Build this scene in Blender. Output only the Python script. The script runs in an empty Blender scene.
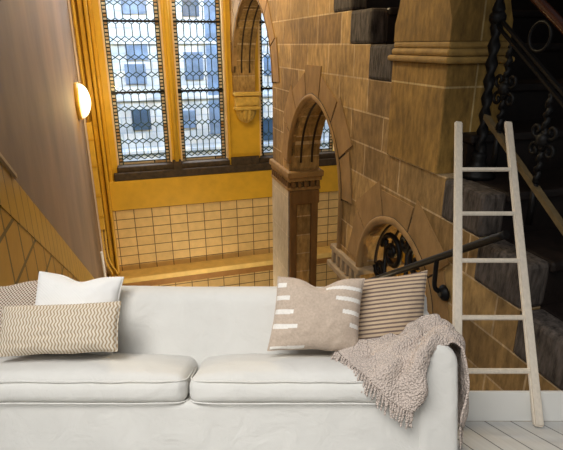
import bpy, bmesh, math, random
from mathutils import Vector, Matrix, Euler
from mathutils.geometry import tessellate_polygon
random.seed(7)
C = bpy.context.scene.collection
SC = bpy.context.scene
PI = math.pi

# ------------------------------------------------------------------ frames
CAM_Z = 1.217
UH = Vector((0.95679, 0.27235, 0.10193))
VH = Vector((-0.29078, 0.90023, 0.32408))
WH = UH.cross(VH).normalized()
S = 1.9                                   # scale factor enlarging the stairwell about the camera position
# stairwell frame: u across the window wall, v towards it, w up its (steeply looked-down) height; all tilted about the camera
FR = Matrix(((UH.x, VH.x, WH.x, 0), (UH.y, VH.y, WH.y, 0), (UH.z, VH.z, WH.z, CAM_Z), (0, 0, 0, 1)))
ID = Matrix.Identity(4)


def sw(u, v, w):
    return FR @ Vector((u * S, v * S, w * S))


# ------------------------------------------------------------------ materials
MATS = {}


def new_mat(name):
    m = bpy.data.materials.new(name)
    m.use_nodes = True
    nt = m.node_tree
    b = nt.nodes['Principled BSDF']
    return m, nt, b


def N(nt, typ, **kw):
    n = nt.nodes.new(typ)
    for k, v in kw.items():
        if k.startswith('i_'):
            key = k[2:]
            n.inputs[int(key) if key.isdigit() else key.replace('_', ' ')].default_value = v
        else:
            setattr(n, k, v)
    return n


def mixc(nt, fac, a, b, blend='MIX'):
    n = nt.nodes.new('ShaderNodeMix')
    n.data_type = 'RGBA'
    n.blend_type = blend
    for i, x in ((0, fac), (6, a), (7, b)):
        if hasattr(x, 'links') or isinstance(x, bpy.types.NodeSocket):
            nt.links.new(x, n.inputs[i])
        else:
            n.inputs[i].default_value = x
    return n.outputs[2]


def c4(c):
    return (c[0], c[1], c[2], 1)


def simple(name, col, rough=.6, var=.12, scale=8, bump=.0, bscale=60, metallic=0, spec=.5, stretch=(1, 1, 1), col2=None):
    m, nt, b = new_mat(name)
    tc = N(nt, 'ShaderNodeTexCoord')
    mp = N(nt, 'ShaderNodeMapping')
    mp.inputs['Scale'].default_value = stretch
    nt.links.new(tc.outputs['Object'], mp.inputs['Vector'])
    no = N(nt, 'ShaderNodeTexNoise', i_Scale=scale, i_Detail=5, i_Roughness=.6)
    nt.links.new(mp.outputs[0], no.inputs['Vector'])
    lo = tuple(max(0, x * (1 - var)) for x in col)
    hi = tuple(min(1, x * (1 + var)) for x in (col2 or col))
    r = N(nt, 'ShaderNodeValToRGB')
    r.color_ramp.elements[0].position = .3
    r.color_ramp.elements[0].color = c4(lo)
    r.color_ramp.elements[1].position = .7
    r.color_ramp.elements[1].color = c4(hi)
    nt.links.new(no.outputs['Fac'], r.inputs[0])
    nt.links.new(r.outputs[0], b.inputs['Base Color'])
    b.inputs['Roughness'].default_value = rough
    b.inputs['Metallic'].default_value = metallic
    b.inputs['Specular IOR Level'].default_value = spec
    if bump:
        n2 = N(nt, 'ShaderNodeTexNoise', i_Scale=bscale, i_Detail=4)
        nt.links.new(mp.outputs[0], n2.inputs['Vector'])
        bp = N(nt, 'ShaderNodeBump', i_Strength=bump, i_Distance=.01)
        nt.links.new(n2.outputs['Fac'], bp.inputs['Height'])
        nt.links.new(bp.outputs[0], b.inputs['Normal'])
    return m


def brick_mat(name, axes, c1, c2, mortar, bw, rh, ms=.006, offset=.5, rough=.8, grain=.25, bump=.4, shear=0, spec=.3, shift=(0, 0), gstretch=(1, 1, .35), gscale=16):
    """coursed stone or tiles; axes picks the two object axes the pattern lies on"""
    m, nt, b = new_mat(name)
    tc = N(nt, 'ShaderNodeTexCoord')
    sp = N(nt, 'ShaderNodeSeparateXYZ')
    nt.links.new(tc.outputs['Object'], sp.inputs[0])
    cb = N(nt, 'ShaderNodeCombineXYZ')

    def lin(sock, add, extra=None):
        a = N(nt, 'ShaderNodeMath', operation='ADD', i_1=add)
        nt.links.new(sock, a.inputs[0])
        o = a.outputs[0]
        if extra:
            k = N(nt, 'ShaderNodeMath', operation='MULTIPLY', i_1=extra[1])
            nt.links.new(extra[0], k.inputs[0])
            a2 = N(nt, 'ShaderNodeMath', operation='ADD')
            nt.links.new(o, a2.inputs[0])
            nt.links.new(k.outputs[0], a2.inputs[1])
            o = a2.outputs[0]
        return o
    nt.links.new(lin(sp.outputs[axes[0]], 100 * bw + shift[0]), cb.inputs[0])
    nt.links.new(lin(sp.outputs[axes[1]], 100 * rh + shift[1], (sp.outputs[axes[0]], shear) if shear else None), cb.inputs[1])
    br = N(nt, 'ShaderNodeTexBrick', i_Scale=1.0)
    br.offset = offset
    br.inputs['Color1'].default_value = c4(c1)
    br.inputs['Color2'].default_value = c4(c2)
    br.inputs['Mortar'].default_value = c4(mortar)
    br.inputs['Mortar Size'].default_value = ms
    br.inputs['Mortar Smooth'].default_value = .1
    br.inputs['Brick Width'].default_value = bw
    br.inputs['Row Height'].default_value = rh
    nt.links.new(cb.outputs[0], br.inputs['Vector'])
    mp = N(nt, 'ShaderNodeMapping')
    mp.inputs['Scale'].default_value = gstretch
    nt.links.new(tc.outputs['Object'], mp.inputs['Vector'])
    no = N(nt, 'ShaderNodeTexNoise', i_Scale=gscale, i_Detail=6, i_Roughness=.65)
    nt.links.new(mp.outputs[0], no.inputs['Vector'])
    no2 = N(nt, 'ShaderNodeTexNoise', i_Scale=1.1, i_Detail=3)
    nt.links.new(tc.outputs['Object'], no2.inputs['Vector'])
    mr = N(nt, 'ShaderNodeMapRange', i_1=.3, i_2=.7, i_3=1 - grain, i_4=1 + grain)
    nt.links.new(no.outputs['Fac'], mr.inputs[0])
    mr2 = N(nt, 'ShaderNodeMapRange', i_1=.3, i_2=.7, i_3=1 - grain * .9, i_4=1 + grain * .6)
    nt.links.new(no2.outputs['Fac'], mr2.inputs[0])
    mu = N(nt, 'ShaderNodeMath', operation='MULTIPLY')
    nt.links.new(mr.outputs[0], mu.inputs[0])
    nt.links.new(mr2.outputs[0], mu.inputs[1])
    hs = N(nt, 'ShaderNodeHueSaturation')
    nt.links.new(br.outputs['Color'], hs.inputs['Color'])
    nt.links.new(mu.outputs[0], hs.inputs['Value'])
    nt.links.new(hs.outputs[0], b.inputs['Base Color'])
    b.inputs['Roughness'].default_value = rough
    b.inputs['Specular IOR Level'].default_value = spec
    h = N(nt, 'ShaderNodeMath', operation='SUBTRACT')
    k = N(nt, 'ShaderNodeMath', operation='MULTIPLY', i_1=.5)
    nt.links.new(no.outputs['Fac'], k.inputs[0])
    nt.links.new(k.outputs[0], h.inputs[0])
    nt.links.new(br.outputs['Fac'], h.inputs[1])
    bp = N(nt, 'ShaderNodeBump', i_Strength=bump, i_Distance=.012)
    nt.links.new(h.outputs[0], bp.inputs['Height'])
    nt.links.new(bp.outputs[0], b.inputs['Normal'])
    return m


STONE1, STONE2 = (.43, .275, .105), (.21, .125, .045)
M_stone = brick_mat('coursed sandstone', (1, 2), STONE1, STONE2, (.50, .36, .20), .44 * S, .2 * S, ms=.010, grain=.42, bump=.7)
M_pier = brick_mat('pier sandstone', (0, 2), (.34, .205, .05), (.27, .155, .038), (.50, .36, .16), 3 * S, .41 * S, ms=.009, offset=0, grain=.42, bump=.7, shift=(0, .0))
M_stone_plain = simple('dressed sandstone', (.30, .18, .07), .8, .25, 5, .35, 50, stretch=(1, 1, .5), spec=.3)
M_stone_pale = simple('pale dressed stone', (.34, .25, .15), .8, .25, 5, .35, 50, stretch=(1, 1, .5), spec=.3)
M_stone_dark = simple('shaft stone', (.16, .085, .03), .8, .3, 6, .35, 50, stretch=(1, 1, .4), spec=.3)
M_soot = simple('weathered grey stone', (.072, .060, .052), .9, .7, 22, .9, 60, stretch=(1, 1, .25), spec=.2)
M_corbel = simple('ochre carved stone', (.60, .40, .09), .75, .25, 6, .3, 40)
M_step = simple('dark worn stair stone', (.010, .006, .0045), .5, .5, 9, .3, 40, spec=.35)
M_sill = simple('dark sill stone', (.045, .028, .014), .7, .55, 9, .3, 40)
M_ochre = simple('ochre paint', (.66, .39, .025), .5, .1, 3, .08, 40)
M_ochre_deep = simple('deep ochre paint', (.58, .32, .018), .45, .12, 4, .08, 40)
M_cream = simple('cream chamfer paint', (.72, .52, .28), .5, .08, 4)
M_ledge = simple('buff ledge stone', (.76, .55, .20), .6, .12, 4, .1, 40)
M_ledge_b = simple('brown ledge moulding', (.36, .18, .05), .6, .15, 4, .1, 40)
M_tile = brick_mat('buff wall tiles', (0, 2), (.74, .53, .24), (.68, .48, .21), (.13, .08, .035), .245 * S, .138 * S, ms=.011, offset=0, rough=.6, grain=.1, bump=.3, spec=.5, shift=(.1, .18), gstretch=(1, 1, 1), gscale=5)
M_tile_left = brick_mat('brown dado tiles', (1, 2), (.40, .225, .035), (.34, .19, .028), (.02, .015, .008), .235 * S, .235 * S, ms=.020, offset=0, rough=.35, grain=.12, bump=.3, spec=.5, gstretch=(1, 1, 1), gscale=5)
M_tile_border = brick_mat('dado border tiles', (1, 2), (.42, .255, .05), (.37, .225, .045), (.03, .018, .008), .125 * S, .6 * S, ms=.010, offset=0, rough=.35, grain=.12, bump=.2, shear=.655, spec=.5, gstretch=(1, 1, 1), gscale=5)
M_plaster = simple('taupe wall plaster', (.160, .098, .050), .75, .34, 1.6, .15, 30, stretch=(1, .6, .25))
M_plaster_pale = simple('pale corner plaster', (.62, .50, .44), .75, .08, 2, .1, 30)
M_joint_shade = simple('dark joint and groove shade', (.035, .020, .009), .9, .3, 12)  # mortar colour, also used to paint groove shade on the arches
M_iron = simple('black wrought iron', (.005, .0045, .0045), .5, .3, 20, .15, 60, metallic=0, spec=.22)
M_wood_rail = simple('brown timber handrail', (.04, .009, .005), .25, .3, 6, 0, stretch=(6, 1, 1), spec=.6)
M_bar_rust = simple('ochre grey iron bar', (.13, .09, .04), .5, .3, 12, .1, 60)
M_lead = simple('dark green lead', (.010, .040, .046), .5, .2, 10)
M_amber = brick_mat('amber border glass', (0, 2), (.34, .20, .08), (.70, .68, .60), (.012, .018, .018), .5 * S, .045 * S, ms=.016, offset=0, rough=.25, grain=.1, bump=.1, gstretch=(1, 1, 1))
M_conduit = simple('yellow painted conduit', (.66, .40, .05), .45, .1, 6)
M_pipe_white = simple('white painted pipe', (.72, .68, .62), .45, .06, 6)
M_facade = brick_mat('pale facade stone', (0, 2), (.80, .86, .95), (.56, .68, .86), (.50, .62, .80), .9, .30, ms=.03, rough=.8, grain=.24, bump=.1, gstretch=(1, 1, 1), gscale=1.2)
M_facade_win = simple('blue facade window glass', (.17, .28, .50), .3, .45, 1.6)
M_facade_win2 = simple('dark facade window glass', (.05, .11, .22), .3, .4, 1.6)
M_floor_dim = simple('stairwell floor stone', (.2, .14, .08), .7, .2, 4)

# window glass
m, nt, b = new_mat('old window glass')
tr = N(nt, 'ShaderNodeBsdfTransparent')
tr.inputs[0].default_value = (.93, .96, 1, 1)
gl = N(nt, 'ShaderNodeBsdfGlossy', i_Roughness=.08)
mx = N(nt, 'ShaderNodeMixShader', i_0=.06)
nt.links.new(tr.outputs[0], mx.inputs[1])
nt.links.new(gl.outputs[0], mx.inputs[2])
nt.links.new(mx.outputs[0], nt.nodes['Material Output'].inputs[0])
M_glass = m

m, nt, b = new_mat('glowing lamp glass')
b.inputs['Base Color'].default_value = (.95, .9, .75, 1)
b.inputs['Emission Color'].default_value = (1, .86, .50, 1)
b.inputs['Emission Strength'].default_value = 1.5
M_lamp = m


def fabric(name, col, var=.04, weave=900, bump=.25, rough=.95, big=3.0, sheen=.15, wrinkle=0.0):
    m, nt, b = new_mat(name)
    tc = N(nt, 'ShaderNodeTexCoord')
    n1 = N(nt, 'ShaderNodeTexNoise', i_Scale=big, i_Detail=5, i_Roughness=.6)
    nt.links.new(tc.outputs['Object'], n1.inputs['Vector'])
    mr = N(nt, 'ShaderNodeMapRange', i_1=.3, i_2=.7, i_3=1 - var, i_4=1 + var)
    nt.links.new(n1.outputs['Fac'], mr.inputs[0])
    hs = N(nt, 'ShaderNodeHueSaturation')
    hs.inputs['Color'].default_value = c4(col)
    nt.links.new(mr.outputs[0], hs.inputs['Value'])
    nt.links.new(hs.outputs[0], b.inputs['Base Color'])
    b.inputs['Roughness'].default_value = rough
    b.inputs['Specular IOR Level'].default_value = .15
    b.inputs['Sheen Weight'].default_value = sheen
    n2 = N(nt, 'ShaderNodeTexNoise', i_Scale=weave, i_Detail=2)
    nt.links.new(tc.outputs['Object'], n2.inputs['Vector'])
    bp = N(nt, 'ShaderNodeBump', i_Strength=bump, i_Distance=.003)
    nt.links.new(n2.outputs['Fac'], bp.inputs['Height'])
    last = bp
    if wrinkle:
        n3 = N(nt, 'ShaderNodeTexNoise', i_Scale=7, i_Detail=3, i_Distortion=.8)
        nt.links.new(tc.outputs['Object'], n3.inputs['Vector'])
        b2 = N(nt, 'ShaderNodeBump', i_Strength=wrinkle, i_Distance=.03)
        nt.links.new(n3.outputs['Fac'], b2.inputs['Height'])
        nt.links.new(bp.outputs[0], b2.inputs['Normal'])
        last = b2
    nt.links.new(last.outputs[0], b.inputs['Normal'])
    return m, nt, b, tc, hs


M_sofa = fabric('off white linen slipcover', (.655, .64, .60), .05, 350, .4, wrinkle=.35)[0]
M_piping = fabric('linen piping', (.66, .645, .605), .03, 400, .2)[0]
M_white_pillow, nt, b, tc, hs = fabric('white waffle cotton', (.80, .785, .755), .03, 500, .3)
ck = N(nt, 'ShaderNodeTexWave', i_Scale=38, i_Distortion=.3)
ck.bands_direction = 'DIAGONAL'
nt.links.new(tc.outputs['Object'], ck.inputs['Vector'])
hs.inputs['Color'].default_value = (.80, .785, .755, 1)
bp = N(nt, 'ShaderNodeBump', i_Strength=.25, i_Distance=.004)
nt.links.new(ck.outputs['Fac'], bp.inputs['Height'])
nt.links.new(bp.outputs[0], b.inputs['Normal'])


def pattern_fabric(name, ca, cb_, kind):
    m, nt, b, tc, hs = fabric(name, ca, .05, 600, .4)
    sp = N(nt, 'ShaderNodeSeparateXYZ')
    nt.links.new(tc.outputs['Object'], sp.inputs[0])
    def math_(op, a, b_=None):
        n = N(nt, 'ShaderNodeMath', operation=op)
        for i, x in enumerate((a, b_)):
            if x is None:
                continue
            if isinstance(x, (int, float)):
                n.inputs[i].default_value = x
            else:
                nt.links.new(x, n.inputs[i])
        return n.outputs[0]
    X, Z = sp.outputs[0], sp.outputs[2]
    if kind == 'stripe':
        s = math_('SINE', math_('MULTIPLY', Z, 2 * PI / .0215))
        f = math_('GREATER_THAN', s, .25)
    elif kind == 'zigzag':
        wob = math_('MULTIPLY', math_('SINE', math_('MULTIPLY', Z, 2 * PI / .036)), 1.5)
        s = math_('SINE', math_('ADD', math_('MULTIPLY', X, 2 * PI / .0165), wob))
        f = math_('GREATER_THAN', s, .18)
    else:
        a = math_('SINE', math_('MULTIPLY', X, 2 * PI / .017))
        c = math_('SINE', math_('MULTIPLY', Z, 2 * PI / .017))
        f = math_('GREATER_THAN', math_('MULTIPLY', a, c), .05)
    col = mixc(nt, f, c4(ca), c4(cb_))
    nt.links.new(col, hs.inputs['Color'])
    return m


M_dot = pattern_fabric('brown and cream dotted weave', (.62, .54, .45), (.17, .105, .065), 'dot')
M_zig = pattern_fabric('cream wavy weave', (.68, .61, .50), (.37, .27, .165), 'zigzag')
M_stripe = pattern_fabric('tan cotton with brown stripes', (.50, .375, .25), (.16, .115, .095), 'stripe')
M_beige = fabric('beige knitted cotton', (.50, .40, .315), .12, 260, .8, big=90)[0]
M_dash = fabric('white tufted yarn', (.80, .76, .70), .08, 300, .9, big=80)[0]
M_throw, nt, b, tc, hs = fabric('taupe knitted wool', (.72, .60, .52), .10, 170, 1.0, big=60)
vo = N(nt, 'ShaderNodeTexVoronoi', i_Scale=105)
nt.links.new(tc.outputs['Object'], vo.inputs['Vector'])
mr = N(nt, 'ShaderNodeMapRange', i_1=0, i_2=.7, i_3=1.12, i_4=.72)
nt.links.new(vo.outputs['Distance'], mr.inputs[0])
nt.links.new(mr.outputs[0], hs.inputs['Value'])
bp = N(nt, 'ShaderNodeBump', i_Strength=1.0, i_Distance=.012, invert=True)
nt.links.new(vo.outputs['Distance'], bp.inputs['Height'])
nt.links.new(bp.outputs[0], b.inputs['Normal'])

M_ladder = simple('pale limed wood', (.64, .57, .47), .55, .10, 7, .1, 30, stretch=(8, 8, .6))
M_skirt = simple('white painted skirting', (.70, .69, .65), .5, .02, 3)
# floor planks
m, nt, b = new_mat('white painted planks')
tc = N(nt, 'ShaderNodeTexCoord')
mp = N(nt, 'ShaderNodeMapping')
mp.inputs['Rotation'].default_value = (0, 0, math.radians(-14.1 - 90))
nt.links.new(tc.outputs['Object'], mp.inputs['Vector'])
mp2 = N(nt, 'ShaderNodeVectorMath', operation='ADD')
mp2.inputs[1].default_value = (50, 30 + .093, 0)
nt.links.new(mp.outputs[0], mp2.inputs[0])
br = N(nt, 'ShaderNodeTexBrick', i_Scale=1.0)
br.inputs['Color1'].default_value = (.58, .575, .555, 1)
br.inputs['Color2'].default_value = (.54, .535, .515, 1)
br.inputs['Mortar'].default_value = (.10, .10, .10, 1)
br.inputs['Mortar Size'].default_value = .0042
br.inputs['Mortar Smooth'].default_value = .1
br.inputs['Brick Width'].default_value = 9
br.inputs['Row Height'].default_value = .1562
nt.links.new(mp2.outputs[0], br.inputs['Vector'])
no = N(nt, 'ShaderNodeTexNoise', i_Scale=6, i_Detail=5)
ms = N(nt, 'ShaderNodeMapping')
ms.inputs['Scale'].default_value = (.4, 8, 1)
nt.links.new(mp.outputs[0], ms.inputs['Vector'])
nt.links.new(ms.outputs[0], no.inputs['Vector'])
mr = N(nt, 'ShaderNodeMapRange', i_1=.3, i_2=.7, i_3=.93, i_4=1.04)
nt.links.new(no.outputs['Fac'], mr.inputs[0])
hs = N(nt, 'ShaderNodeHueSaturation')
nt.links.new(br.outputs[0], hs.inputs['Color'])
nt.links.new(mr.outputs[0], hs.inputs['Value'])
nt.links.new(hs.outputs[0], b.inputs['Base Color'])
b.inputs['Roughness'].default_value = .45
M_floor = m


# ------------------------------------------------------------------ mesh helpers
def box(bm, lo, hi, bev=0):
    x0, y0, z0 = lo
    x1, y1, z1 = hi
    vs = [bm.verts.new(p) for p in ((x0, y0, z0), (x1, y0, z0), (x1, y1, z0), (x0, y1, z0), (x0, y0, z1), (x1, y0, z1), (x1, y1, z1), (x0, y1, z1))]
    fs = [bm.faces.new([vs[i] for i in q]) for q in ((3, 2, 1, 0), (4, 5, 6, 7), (0, 1, 5, 4), (1, 2, 6, 5), (2, 3, 7, 6), (3, 0, 4, 7))]
    if bev:
        es = list({e for f in fs for e in f.edges})
        bmesh.ops.bevel(bm, geom=es, offset=bev, segments=2, affect='EDGES', profile=.5)


def catmull(pts, n=6):
    P = [Vector(p) for p in pts]
    if len(P) < 3:
        return P
    out = []
    for i in range(len(P) - 1):
        p0 = P[max(i - 1, 0)]
        p1, p2 = P[i], P[i + 1]
        p3 = P[min(i + 2, len(P) - 1)]
        for k in range(n):
            t = k / n
            out.append(.5 * ((2 * p1) + (p2 - p0) * t + (2 * p0 - 5 * p1 + 4 * p2 - p3) * t * t + (3 * p1 - p0 - 3 * p2 + p3) * t ** 3))
    out.append(P[-1])
    return out


def tube(bm, pts, r, seg=8, closed=False, cap=True, smooth=True):
    P = [Vector(p) for p in pts]
    n = len(P)
    rad = r if isinstance(r, (list, tuple)) else [r] * n
    rings = []
    up = None
    for i in range(n):
        if closed:
            t = (P[(i + 1) % n] - P[i - 1])
        else:
            t = P[min(i + 1, n - 1)] - P[max(i - 1, 0)]
        t.normalize()
        if up is None:
            a = Vector((0, 0, 1)) if abs(t.z) < .9 else Vector((1, 0, 0))
            up = t.cross(a).normalized()
        up = (up - t * up.dot(t)).normalized()
        sd = t.cross(up)
        rings.append([bm.verts.new(P[i] + (up * math.cos(2 * PI * k / seg) + sd * math.sin(2 * PI * k / seg)) * rad[i]) for k in range(seg)])
    m_ = n if closed else n - 1
    for i in range(m_):
        a, b_ = rings[i], rings[(i + 1) % n]
        for k in range(seg):
            f = bm.faces.new((a[k], a[(k + 1) % seg], b_[(k + 1) % seg], b_[k]))
            f.smooth = smooth
    if cap and not closed:
        bm.faces.new(rings[0][::-1])
        bm.faces.new(rings[-1])


def bar(bm, p, q, w, h, up=(0, 0, 1)):
    """square bar from p to q, w wide, h deep"""
    p, q = Vector(p), Vector(q)
    t = (q - p).normalized()
    s_ = t.cross(Vector(up)).normalized()
    n = s_.cross(t)
    vs = []
    for e in (p, q):
        for a, b_ in ((-1, -1), (1, -1), (1, 1), (-1, 1)):
            vs.append(bm.verts.new(e + s_ * (a * w / 2) + n * (b_ * h / 2)))
    for q_ in ((0, 1, 2, 3), (7, 6, 5, 4), (0, 4, 5, 1), (1, 5, 6, 2), (2, 6, 7, 3), (3, 7, 4, 0)):
        bm.faces.new([vs[i] for i in q_])


def lathe(bm, prof, centre, axis='z', seg=20, half=False, smooth=True):
    """prof = [(radius, height)]; axis z up, x across"""
    c = Vector(centre)
    rings = []
    n = seg
    for r, h in prof:
        ring = []
        for k in range(n):
            a = 2 * PI * k / n
            if axis == 'z':
                p = Vector((r * math.cos(a), r * math.sin(a), h))
            elif axis == 'x':
                p = Vector((h, r * math.cos(a), r * math.sin(a)))
            else:
                p = Vector((r * math.cos(a), h, r * math.sin(a)))
            ring.append(bm.verts.new(c + p))
        rings.append(ring)
    for i in range(len(rings) - 1):
        for k in range(n):
            f = bm.faces.new((rings[i][k], rings[i][(k + 1) % n], rings[i + 1][(k + 1) % n], rings[i + 1][k]))
            f.smooth = smooth
    bm.faces.new(rings[0][::-1])
    bm.faces.new(rings[-1])


def prism(bm, outer, holes, a0, a1, place):
    """flat outline (with holes) given depth from a0 to a1; place(p, q, a) gives the 3D point"""
    loops = [outer] + list(holes)
    flat = [p for l in loops for p in l]
    tris = tessellate_polygon([[Vector((p[0], p[1], 0)) for p in l] for l in loops])
    A = [bm.verts.new(place(p[0], p[1], a0)) for p in flat]
    B = [bm.verts.new(place(p[0], p[1], a1)) for p in flat]
    for t in tris:
        bm.faces.new([A[i] for i in t])
        bm.faces.new([B[i] for i in reversed(t)])
    k = 0
    for l in loops:
        n = len(l)
        for i in range(n):
            j = (i + 1) % n
            bm.faces.new((A[k + i], A[k + j], B[k + j], B[k + i]))
        k += n
    bmesh.ops.recalc_face_normals(bm, faces=bm.faces)


def grid_surface(bm, rows, smooth=True):
    V = [[bm.verts.new(p) for p in r] for r in rows]
    for i in range(len(V) - 1):
        for j in range(len(V[0]) - 1):
            f = bm.faces.new((V[i][j], V[i][j + 1], V[i + 1][j + 1], V[i + 1][j]))
            f.smooth = smooth
    return V


ORG = {}


def thing(name, label=None, cat=None, frame=ID, at=(0, 0, 0), group=None, kind=None, tilt=None):
    o = bpy.data.objects.new(name, None)
    C.objects.link(o)
    sc_ = S if frame is FR else 1
    o.matrix_world = frame @ Matrix.Translation(Vector(at) * sc_) @ (tilt or ID)
    o.empty_display_size = .1
    ORG[o.name] = (Vector(at), frame)
    tag(o, label, cat, group, kind)
    return o


def tag(o, label=None, cat=None, group=None, kind=None):
    if label: o['label'] = label
    if cat: o['category'] = cat
    if group: o['group'] = group
    if kind: o['kind'] = kind
    return o


def obj(name, bm, mat, parent=None, frame=None, local=False):
    """one mesh object; coordinates are in the frame (stairwell units in FR, enlarged about the camera), or relative to the parent when local"""
    if parent is not None:
        org, fr = ORG[parent.name]
    else:
        org, fr = Vector((0, 0, 0)), (frame or ID)
    k = S if fr is FR else 1
    for v in bm.verts:
        v.co = v.co * k if local else (v.co - org) * k
    me = bpy.data.meshes.new(name)
    bm.normal_update()
    bm.to_mesh(me)
    bm.free()
    o = bpy.data.objects.new(name, me)
    for mt in (mat if isinstance(mat, (list, tuple)) else [mat]):
        me.materials.append(mt)
    C.objects.link(o)
    if parent is not None:
        o.parent = parent
        ORG[o.name] = (org, fr)
    else:
        o.matrix_world = fr
        ORG[o.name] = (Vector((0, 0, 0)), fr)
    return o


def nb():
    return bmesh.new()


# ================================================================== STAIRWELL BEYOND
V0 = 7.0
U1 = -.53
U2 = 1.42
T = .30

# ---- window wall (v = 7), the openings cut through it
WIN = [(-.20, .535), (.655, 1.33), (1.795, 3.0)]
WB, WT = -1.56, 1.30
bm = nb()
outer = [(U1 - .3, -4.2), (4.2, -4.2), (4.2, 1.75), (U1 - .3, 1.75)]
holes = [[(a, WB), (b_, WB), (b_, WT), (a, WT)] for a, b_ in WIN]
prism(bm, outer, holes, V0, V0 + .28, lambda p, q, a: (p, a, q))
tag(obj('wall_back', bm, M_ochre, frame=FR), 'ochre painted stairwell wall holding the leaded windows', kind='structure')

bm = nb()
box(bm, (U1, V0 - .02, -3.10), (3.4, V0, -2.17))
box(bm, (U1, V0 - .02, -4.2), (3.4, V0, -3.30))
tag(obj('wall_back_tiling', bm, M_tile, frame=FR), 'buff tiles covering the wall under the windows', kind='structure')
bm = nb()
box(bm, (U1 + .17, V0 - .05, -2.16), (3.4, V0, -1.74), .012)
tag(obj('trim_1', bm, M_ochre, frame=FR), 'plain ochre band under the window sill', kind='structure')
bm = nb()
box(bm, (U1 + .05, V0 - .30, -3.16), (3.4, V0, -3.08), .012)
tag(obj('trim_2', bm, M_ledge, frame=FR), 'buff stone ledge between the two tiled fields', kind='structure')
bm = nb()
box(bm, (U1 + .05, V0 - .24, -3.22), (3.4, V0, -3.16), .01)
box(bm, (U1 + .05, V0 - .17, -3.31), (3.4, V0, -3.22), .01)
tag(obj('trim_3', bm, M_ledge_b, frame=FR), 'brown stepped moulding under the buff ledge', kind='structure')
# sill
bm = nb()
for a, b_ in WIN:
    box(bm, (a - .01, V0 - .03, -1.64), (b_ + .01, V0 + .25, -1.555), .012)
box(bm, (-.26, V0 - .06, -1.74), (3.3, V0, -1.63), .015)
for u in (.535, 1.33):
    pass
box(bm, (.535, V0 - .055, -1.66), (.655, V0, -1.50), .015)
box(bm, (1.36, V0 - .045, -1.66), (1.78, V0, -1.52), .015)
tag(obj('trim_4', bm, M_sill, frame=FR), 'dark worn stone sill below the leaded windows', kind='structure')
# jamb mouldings on the left of the first window and the mullions
bm = nb()
box(bm, (-.44, V0 - .10, -4.2), (-.38, V0, 1.7), .01)
box(bm, (-.37, V0 - .16, -4.2), (-.33, V0, 1.7), .015)
box(bm, (-.325, V0 - .05, -1.75), (-.275, V0, 1.7), .015)
tag(obj('trim_5', bm, M_ochre_deep, frame=FR), 'ochre upright mouldings in the corner left of the windows', kind='structure')
bm = nb()
tube(bm, [(.595, V0 - .03, -1.52), (.595, V0 - .03, 1.7)], .034, 10)
box(bm, (.535, V0 - .012, -1.52), (.57, V0, 1.7), .008)
box(bm, (.62, V0 - .012, -1.52), (.655, V0, 1.7), .008)
box(bm, (1.335, V0 - .03, -1.52), (1.37, V0, 1.7), .01)
tag(obj('trim_6', bm, M_ochre, frame=FR), 'slender ochre mullion between the first two windows', kind='structure')
# cream chamfers round the openings
bm = nb()
for a, b_ in WIN:
    for x0, x1 in ((a, a + .022), (b_ - .022, b_)):
        box(bm, (x0, V0 - .004, WB + .03), (x1, V0 + .10, WT))
tag(obj('trim_7', bm, M_cream, frame=FR), 'cream chamfered edges of the window openings', kind='structure')

WL = ['tall leaded window nearest the wall lamp', 'tall leaded window between mullion and corbel', 'leaded window half hidden behind the stone arches']
for i, (a, b_) in enumerate(WIN):
    win = thing('window_%d' % (i + 1), WL[i], None, FR, (a, V0 + .12, WB), kind='structure')
    a_, e_ = a + .022, b_ - .022
    vy = V0 + .12
    bm = nb()
    box(bm, (a_, vy, WB), (e_, vy + .008, WT))
    obj('pane', bm, M_glass, win)
    bm = nb()
    w_ = .055
    for x0, x1 in ((a_, a_ + w_), (e_ - w_, e_)):
        box(bm, (x0, vy - .006, WB), (x1, vy - .002, WT))
    box(bm, (a_ + w_, vy - .006, WB), (e_ - w_, vy - .002, WB + .05))
    obj('border', bm, M_amber, win)
    # came lattice : tall hexagons with small diamonds between
    bm = nb()
    x0, x1 = a_ + w_, e_ - w_
    nx = max(3, round((x1 - x0) / .0905))
    p = (x1 - x0) / nx
    h = .2175
    d = .034
    lw, ld = .0115, .012

    def strip(ax, az, bx_, bz):
        bar(bm, (ax, vy - .006, az), (bx_, vy - .006, bz), ld, lw, (0, 1, 0))
    base = WB + .05
    nr = 13
    for r in range(nr + 1):
        z = .285 + (r - 8) * h
        for c in range(nx + 1):
            x = x0 + c * p
            zb, zt = max(base, z + d), min(WT, z + h - d)
            if zt > zb:
                strip(x, zb, x, zt)
            if base < z < WT - d:
                if c < nx:
                    strip(x, z + d, x + p / 2, z)
                    strip(x, z - d, x + p / 2, z)
                if c > 0:
                    strip(x, z + d, x - p / 2, z)
                    strip(x, z - d, x - p / 2, z)
    for x in (x0, x1, a_ + .004, e_ - .004):
        strip(x, WB, x, WT)
    obj('leading', bm, M_lead, win)
    for z in (-.59, .285, 1.16):
        bm = nb()
        box(bm, (a_, vy - .035, z - .013), (e_, vy - .012, z + .013))
        obj('saddle_bar', bm, M_iron, win)

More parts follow.
